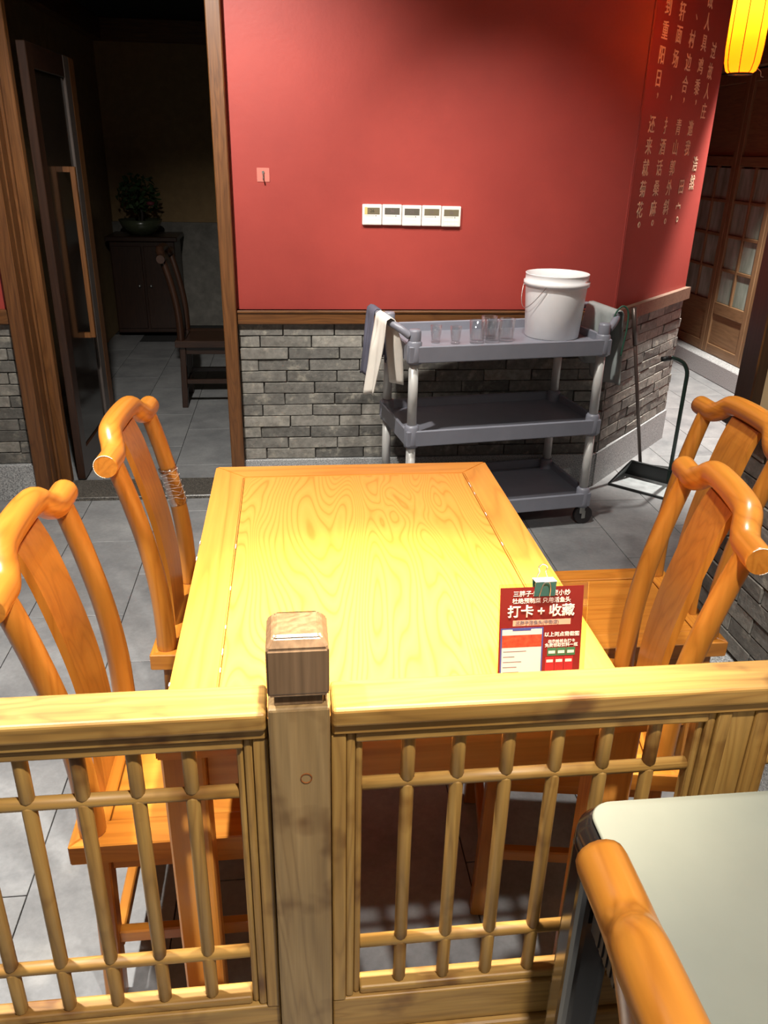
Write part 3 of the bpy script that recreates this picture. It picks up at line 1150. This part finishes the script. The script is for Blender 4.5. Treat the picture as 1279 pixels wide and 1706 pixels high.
rim(None, [(0.022, .741, .035), (0.020, .747, .036), (0.0225, .750, .035)], 'grey_top', 'table_top')
rim(None, [(0.016, .68, .04), (0.004, .684, .05), (0.0, .70, .055), (0.003, .722, .052), (0.014, .736, .042), (0.018, .741, .04)], 'black_gloss', 'rim')
for lx in (GX0 + .042, GX1 - .042):
    for ly in (GY0 + .045, GY1 - .045):
        b = MB()
        b.prism([(x - gcx, y - gcy) for x, y in rrect(lx - .034, lx + .034, ly - .034, ly + .034, .018, 4)], 0.0, .679)
        b.build('leg', 'black_gloss', gt)
gr = MB().box(GX0 + .03 - gcx, GX0 + .036 - gcx, GY0 + .085 - gcy, GY1 - .085 - gcy, .56, .679).build('vent_panel', 'black_matte', gt)
for k in range(44):
    y = GY0 + .10 + k * .0155
    if y < GY1 - .10:
        MB().box(GX0 + .027 - gcx, GX0 + .0305 - gcx, y - gcy, y + .008 - gcy, .565, .675).build('vent_slat', 'black_matte', gr)

# ------------------------------------------------------------------ service cart
CA = math.radians(8.5)
CL, CW = 0.86, 0.40
cart = empty('service_cart', (0.505, 3.262, 0), CA)
tag(cart, 'grey plastic three-shelf service cart with metal posts by the red wall', 'cart')


def tray(z, first):
    """tray with raised rim; z is the rim top"""
    a, e = -.03, .03
    x0, x1, y0, y1 = a, CL + e, a, CW + e
    m_ = MB()
    m_.box(x0 + .004, x1 - .004, y0 + .004, y1 - .004, z - .05, z - .03, .003)
    m_.box(x0, x1, y0, y0 + .014, z - .07, z, .004)
    m_.box(x0, x1, y1 - .014, y1, z - .07, z + .012, .004)
    m_.box(x0, x0 + .014, y0 + .014, y1 - .014, z - .07, z + .006, .004)
    m_.box(x1 - .014, x1, y0 + .014, y1 - .014, z - .07, z + .006, .004)
    s = m_.build('shelf', 'cart_plastic', cart)
    for px in (0, CL):
        for py in (0, CW):
            MB().lathe([(0, z - .075), (.031, z - .075), (.033, z - .06), (.031, z + .012), (.024, z + .022), (0, z + .022)], 18, (px, py, 0)).build('corner_socket', 'cart_plastic', s)
    return s


for z in (0.888, 0.525, 0.165):
    tray(z, z > .8)
for px in (0, CL):
    for py in (0, CW):
        for a, b in ((.188, .449), (.548, .812)):
            MB().tube([(px, py, a), (px, py, b)], .0205, 16).build('post', 'aluminium', cart)
        MB().lathe([(.026, .905), (.026, .945), (.022, .953), (0, .953)], 16, (px, py, 0)).build('post_cap', 'cart_plastic', cart)
        cs = MB().box(px - .014, px + .014, py - .022, py + .022, .055, .094, .004).build('caster', 'steel', cart)
        m_ = MB().tube([(px + .012 - .0, py - .013, .045), (px + .012, py + .013, .045)], .045, 20)
        m_.build('wheel', 'rubber', cs)
        MB().box(px - .002, px + .018, py - .021, py - .016, .03, .07, .002).build('fork', 'steel', cs)
        MB().box(px - .002, px + .018, py + .016, py + .021, .03, .07, .002).build('fork', 'steel', cs)
for sgn, bx in ((-1, 0.0), (1, CL)):
    pts = [(bx + sgn * .02, 0, .925), (bx + sgn * .055, .02, .952), (bx + sgn * .088, .07, .972), (bx + sgn * .094, .2, .975), (bx + sgn * .088, CW - .07, .972), (bx + sgn * .055, CW - .02, .952), (bx + sgn * .02, CW, .925)]
    MB().tube(smooth_path(pts, 6), .016, 12).build('push_handle', 'cart_plastic', cart)


def drape_cloth(name, mat, bar_x, y0, y1, bar_z, lo_a, lo_b, seed, r=.021, fold=.012, flare=.02, splay=.04):
    rnd = random.Random(seed)
    ph = [rnd.uniform(0, 6.28) for _ in range(4)]
    b = bmesh.new()
    NS, NT = 34, 18
    arc = math.pi * r
    total = lo_a + arc + lo_b
    grid = []
    for i in range(NS + 1):
        s = total * i / NS
        row = []
        for j in range(NT + 1):
            t = j / NT
            y = y0 + (y1 - y0) * t
            if s < lo_a:
                d = lo_a - s
                px_, pz = -r - splay * d, bar_z - d
                side = -1
            elif s < lo_a + arc:
                a = math.pi - (s - lo_a) / r
                d = 0
                px_, pz = r * math.cos(a), bar_z + r * math.sin(a)
                side = 0
            else:
                d = s - lo_a - arc
                px_, pz = r + splay * d, bar_z - d
                side = 1
            k = min(1, d / .12)
            w = fold * k * (math.sin(t * 9 + ph[0] + side) + .5 * math.sin(t * 17 + ph[1] + d * 8))
            px_ += side * max(0, .006 * k) + w
            y += (t - .5) * flare * k - .03 * k * math.sin(d * 5 + ph[2]) * (1 if side else 0)
            pz += .012 * k * math.sin(t * 5 + ph[3])
            row.append(b.verts.new((px_, y - (y0 + y1) / 2, pz - bar_z)))
        grid.append(row)
    for i in range(NS):
        for j in range(NT):
            f = b.faces.new((grid[i][j], grid[i][j + 1], grid[i + 1][j + 1], grid[i + 1][j]))
            f.smooth = True
    me = bpy.data.meshes.new(name)
    bmesh.ops.recalc_face_normals(b, faces=b.faces[:])
    b.to_mesh(me)
    b.free()
    me.materials.append(MATS[mat])
    bpy.context.view_layer.update()
    o = link(name, me, None, cart.matrix_basis @ Vector((bar_x, (y0 + y1) / 2, bar_z)), (0, 0, CA))
    md = o.modifiers.new('thickness', 'SOLIDIFY')
    md.thickness = .004
    md.offset = 1
    return o


tw = drape_cloth('hand_towel', 'towel_white', -.0935, .035, .205, .9745, .32, .28, 4, r=.0185, fold=.013, flare=-.02, splay=.13)
tag(tw, 'white hand towel draped over the cart handle', 'towel')
td = drape_cloth('hand_towel', 'towel_dark', -.0935, .24, .36, .9745, .27, .2, 9, r=.0185, fold=.010, flare=.0, splay=.08)
tag(td, 'dark grey-blue towel draped over the cart handle', 'towel')
gs = drape_cloth('plastic_apron', 'grey_sheet', CL + .0935, .045, .31, .9745, .24, .33, 15, r=.0185, fold=.012, flare=.0)
tag(gs, 'grey plastic apron hung over the cart handle beside the bucket', 'apron')
mcart = Matrix.Translation((0.505, 3.262, 0)) @ Matrix.Rotation(CA, 4, 'Z')
cpts = [mcart @ Vector(p) for p in ((CL + .055, .035, .955), (CL + .07, .03, 1.0), (CL + .095, .028, 1.018), (CL + .12, .026, .995), (CL + .125, .024, .93), (CL + .118, .022, .86), (CL + .112, .022, .80))]
b = MB().tube(smooth_path(cpts, 5), .004, 8)
tag(b.build('green_cord', 'green_cord'), 'dark green cord looped over the grey apron', 'cord')

# things on the cart
SHZ = 0.858


def cart_pt(px, py):
    return mcart @ Vector((px, py, 0))


bk = empty('plastic_bucket', (1.185, 3.585, SHZ + .0005))
tag(bk, 'white plastic bucket with wire handle on the cart', 'bucket')
MB().lathe([(0, 0), (.117, 0), (.121, .004), (.136, .222), (.136, .226), (.1455, .227), (.1455, .245), (.139, .248), (.139, .272), (.141, .276), (.139, .278), (.136, .276), (.133, .24), (.118, .008), (0, .006)], 48).build('pail', 'white_plastic', bk)
hp = []
for i in range(21):
    a = math.radians(200 + 140 * 0 + i * (140 / 20))
    hp.append(0)
pts = []
for i in range(25):
    u = i / 24
    a = math.radians(238 - 150 * u * 1.0)
    # bail lying against the front left of the pail
    pts.append((0.149 * math.cos(math.radians(236 - 96 * u)), 0.149 * math.sin(math.radians(236 - 96 * u)), .232 - .10 * math.sin(math.pi * min(1, u * 1.05)) - .0))
MB().tube(pts, .0016, 6).build('wire_handle', 'steel', bk)


def tumbler(h, r0, r1, flute):
    n = 24
    b = MB()
    base = .012
    b.lathe([(0, 0), (r0, 0), (r0, .004), (r1, h), (r1 - .0022, h), (r0 - .0025, base), (0, base)], n)
    return b.mesh('glass_body', 'clear_glass')


g1 = tumbler(.098, .031, .036, True)
g2 = tumbler(.075, .019, .025, False)
for x, y in ((.806, 3.44), (.878, 3.53), (.945, 3.475), (.874, 3.437)):
    o = link('glass_tumbler', g1, None, (x, y, SHZ + .0005))
    tag(o, 'clear glass tumbler in the cluster beside the bucket', 'glass', 'tumblers clustered on the cart')
for x, y in ((.625, 3.445), (.708, 3.425)):
    o = link('shot_glass', g2, None, (x, y, SHZ + .0005))
    tag(o, 'small clear shot glass between the towels and the tumblers', 'glass', 'shot glasses on the cart')

# ------------------------------------------------------------------ broom and dustpan
br = empty('broom', (1.905, 3.985, 0))
tag(br, 'thin-handled broom leaning against the brick wall', 'broom')
off = Vector((1.905, 3.985, 0))
top = dpt(.175, .03, .90) - off
MB().tube([(0, 0, .05), top], .0095, 12).build('handle', 'pole_metal', br)
MB().tube([top * .80 + Vector((0, 0, .01)), top + Vector((0, 0, .02))], [.012, .0135], 12).build('grip', 'pole_metal', br)
e1 = Vector((.66, -.28, 0)).normalized()
Rb = Matrix.Rotation(math.atan2(e1.y, e1.x), 3, 'Z')
MB().box(-.02, .24, -.022, .022, .028, .062, .006, Rb).build('head', 'black_plastic', br)
MB().box(-.018, .238, -.02, .02, 0.0, .028, .002, Rb).build('bristles', 'black_plastic', br)

dp = empty('dustpan', (1.86, 3.80, 0), math.atan2(-.70, .70))
tag(dp, 'upright dustpan with metal tray and hooked dark green handle', 'dustpan')
PWd, PDp = 0.33, 0.20
# local: x along the mouth, y towards the back of the tray
b = MB()
b.box(-PWd / 2, PWd / 2, -.09, .11, .004, .008)
b.poly3([(-PWd / 2, -.09, .008), (-PWd / 2, .11, .008), (-PWd / 2 + .03, .11, .085)], .003)
b.poly3([(PWd / 2, -.09, .008), (PWd / 2 - .03, .11, .085), (PWd / 2, .11, .008)], .003)
b.build('tray', 'pan_metal', dp)
MB().poly3([(-PWd / 2, .11, .004), (-PWd / 2 + .03, .115, .09), (PWd / 2 - .03, .115, .09), (PWd / 2, .11, .004)], .006).build('tray_back', 'black_plastic', dp)
MB().box(-PWd / 2 - .003, PWd / 2 + .003, -.096, -.086, 0.0, .012, .002).build('lip', 'black_plastic', dp)
MB().tube([(-PWd / 2, -.09, .008), (-PWd / 2 + .03, .11, .09), (PWd / 2 - .03, .11, .09), (PWd / 2, -.09, .008)], .005, 8).build('frame_wire', 'black_plastic', dp)
MB().tube([(.08, .117, .02), (.08, .117, .50)] + smooth_path([(.08, .117, .57), (.078, .112, .625), (.055, .095, .67), (.015, .06, .692), (-.005, .04, .69)], 5), .0105, 12).build('handle', 'pole_dark_green', dp)
MB().tube([(.005, .05, .6915), (-.028, .018, .686)], .013, 12).build('grip', 'black_plastic', dp)

# ------------------------------------------------------------------ things on the red wall
for k in range(5):
    w_ = 0.0895
    xc = 0.335 + w_ * (k + .5) + .001 * k
    z0 = 1.306 - .0022 * k * .4 + (0.001 if k % 2 else 0)
    t = empty('thermostat', (xc, WALL_Y + .006, z0))
    tag(t, ['white thermostat with a yellowed strip beside its display', 'white thermostat next to the one with the yellowed strip', 'white thermostat in the middle of the row of five', 'white thermostat next to the end one, farther from the doorway', 'white thermostat ending the row towards the poem wall'][k], 'thermostat', 'thermostats on the red wall')
    MB().box(-w_ / 2 + .0005, w_ / 2 - .0005, -.016, 0, 0, .088, .004, seg=2).build('case', 'off_white', t)
    s = MB().box(-.034, .034, -.0168, -.0155, .046, .074).build('display', 'lcd' if k in (0, 3, 4) else 'lcd_dark', t)
    dg = link('digits', text_mesh('26', .02, 'poster_grey' if k else 'black_mark', .0, .0001), s, (0.0, -.0169, .060), (math.radians(90), 0, 0))
    MB().tube([(.017, -.0168, .040), (.017, -.0155, .040)], .0022, 8).build('sensor', 'black_mark', t)
    MB().box(-.03, .01, -.0163, -.0155, .0395, .0402).build('caption_line', 'lcd', t)
    for bx_ in range(4):
        for bz in range(2):
            MB().box(-.031 + bx_ * .0165, -.018 + bx_ * .0165, -.0166, -.0155, .008 + bz * .015, .018 + bz * .015, .0003).build('button', 'white_plastic', t)
    if k == 0:
        MB().box(-.034, -.022, -.0171, -.0155, .046, .076).build('yellowed_strip', 'yellow_film', t)
hk = empty('wall_hook', (-0.10, WALL_Y + .006, 1.478))
tag(hk, 'small clear adhesive hook on the red wall beside the doorway', 'hook')
MB().box(-.0275, .0275, -.0025, 0, 0, .057, .001).build('backing_plate', 'hook_plate', hk)
MB().tube(smooth_path([(0, -.002, .038), (0, -.012, .036), (0, -.013, .02), (0, -.018, .008), (0, -.026, .012), (0, -.027, .02)], 5), .0022, 8).build('hook', 'steel', hk)
MB().lathe([(0, 0), (.006, 0), (.006, .004), (0, .005)], 14, (0, 0, 0))
MB().tube([(0, -.001, .039), (0, -.006, .039)], .006, 14).build('hook_base', 'steel', hk)

# ------------------------------------------------------------------ lantern
ln = empty('silk_lantern', (1.825, 3.5, 1.915))
tag(ln, 'lit yellow silk lantern hanging in front of the poem wall', 'lantern')
LR, LH = 0.072, 0.42
prof = [(.046, .012), (.058, .022), (.067, .05), (.071, .10), (LR, .2), (.071, .32), (.067, .37), (.058, .40), (.046, .41)]
MB().lathe(prof, 32).build('shade', 'lantern_silk', ln)
for k in range(8):
    a = 2 * math.pi * k / 8 + .2
    MB().tube([((r + .001) * math.cos(a), (r + .001) * math.sin(a), z) for r, z in prof], .0016, 6).build('rib', 'cord_dark', ln)
MB().lathe([(.03, .008), (.048, .008), (.048, .016), (.03, .016), (.03, .008)], 32).build('bottom_ring', 'cord_dark', ln)
MB().lathe([(0, .41), (.048, .405), (.048, .416), (0, .42)], 32).build('top_cap', 'cord_dark', ln)
MB().tube([(0, 0, .41), (0, 0, CEIL - 1.915)], .003, 6).build('cord', 'cord_dark', ln)
MB().tube(smooth_path([(.06, -.02, .03), (.075, -.02, .02), (.082, -.015, .005), (.095, -.012, 0.002)], 4), .001, 5).build('loose_thread', 'towel_white', ln)
pl = bpy.data.lights.new('lantern_glow', 'POINT')
pl.energy = 1.1
pl.color = (1, .84, .55)
pl.shadow_soft_size = .04
plo = bpy.data.objects.new('lantern_glow', pl)
COL.objects.link(plo)
plo.location = (1.825, 3.5, 2.16)

# ------------------------------------------------------------------ inner room: cabinet and potted plant
cb = empty('cabinet', (-1.28, 7.85, 0))
tag(cb, 'dark low cabinet against the end wall of the unlit room', 'cabinet')
MB().box(-.28, .28, -.22, .22, .04, .84, .006).build('body', 'darkwood_z', cb)
MB().box(-.31, .31, -.25, .25, .84, .88, .006).build('top', 'darkwood_x', cb)
for s in (-1, 1):
    d_ = MB().box(min(s * .01, s * .27), max(s * .01, s * .27), -.235, -.221, .08, .80, .004).build('door', 'darkwood_z', cb)
    MB().lathe([(0, 0), (.012, 0), (.012, .02), (0, .02)], 12, (s * .05, -.245, .45)).build('knob', 'steel', d_)
pt = empty('potted_plant', (-1.30, 7.80, .8805))
tag(pt, 'leafy plant with a pink flower in a shallow bowl on the dark cabinet', 'plant')
MB().lathe([(0, 0), (.10, 0), (.16, .06), (.19, .13), (.18, .13), (.15, .07), (0, .05)], 28).build('bowl', 'pot', pt)
MB().tube(smooth_path([(0, 0, .05), (.02, 0, .18), (-.02, .01, .30), (.03, 0, .42)], 5), [.02 - .0007 * i for i in range(16)], 8).build('stem', 'cord_dark', pt)
rnd = random.Random(5)
b = MB()
for k in range(260):
    a, e_ = rnd.uniform(0, 6.28), rnd.uniform(-1, 1)
    rr_ = rnd.uniform(.3, 1) ** .5
    c_ = Vector((.19 * rr_ * math.cos(a) * math.sqrt(1 - e_ * e_), .15 * rr_ * math.sin(a) * math.sqrt(1 - e_ * e_), .34 + .17 * rr_ * e_))
    d_ = Vector((rnd.uniform(-1, 1), rnd.uniform(-1, 1), rnd.uniform(-.4, 1))).normalized() * .06
    w_ = d_.cross(Vector((rnd.uniform(-1, 1), rnd.uniform(-1, 1), .3))).normalized() * .016
    v = [b.bm.verts.new(p) for p in (c_ - d_ / 2, c_ + w_, c_ + d_ / 2, c_ - w_)]
    b.bm.faces.new(v)
fo = b.build('foliage', 'leaf', pt)
fo['kind'] = 'stuff'
MB().lathe([(0, -.02), (.03, -.01), (.035, .01), (.0, .02)], 10, (.12, -.13, .27)).build('flower', 'flower', pt)
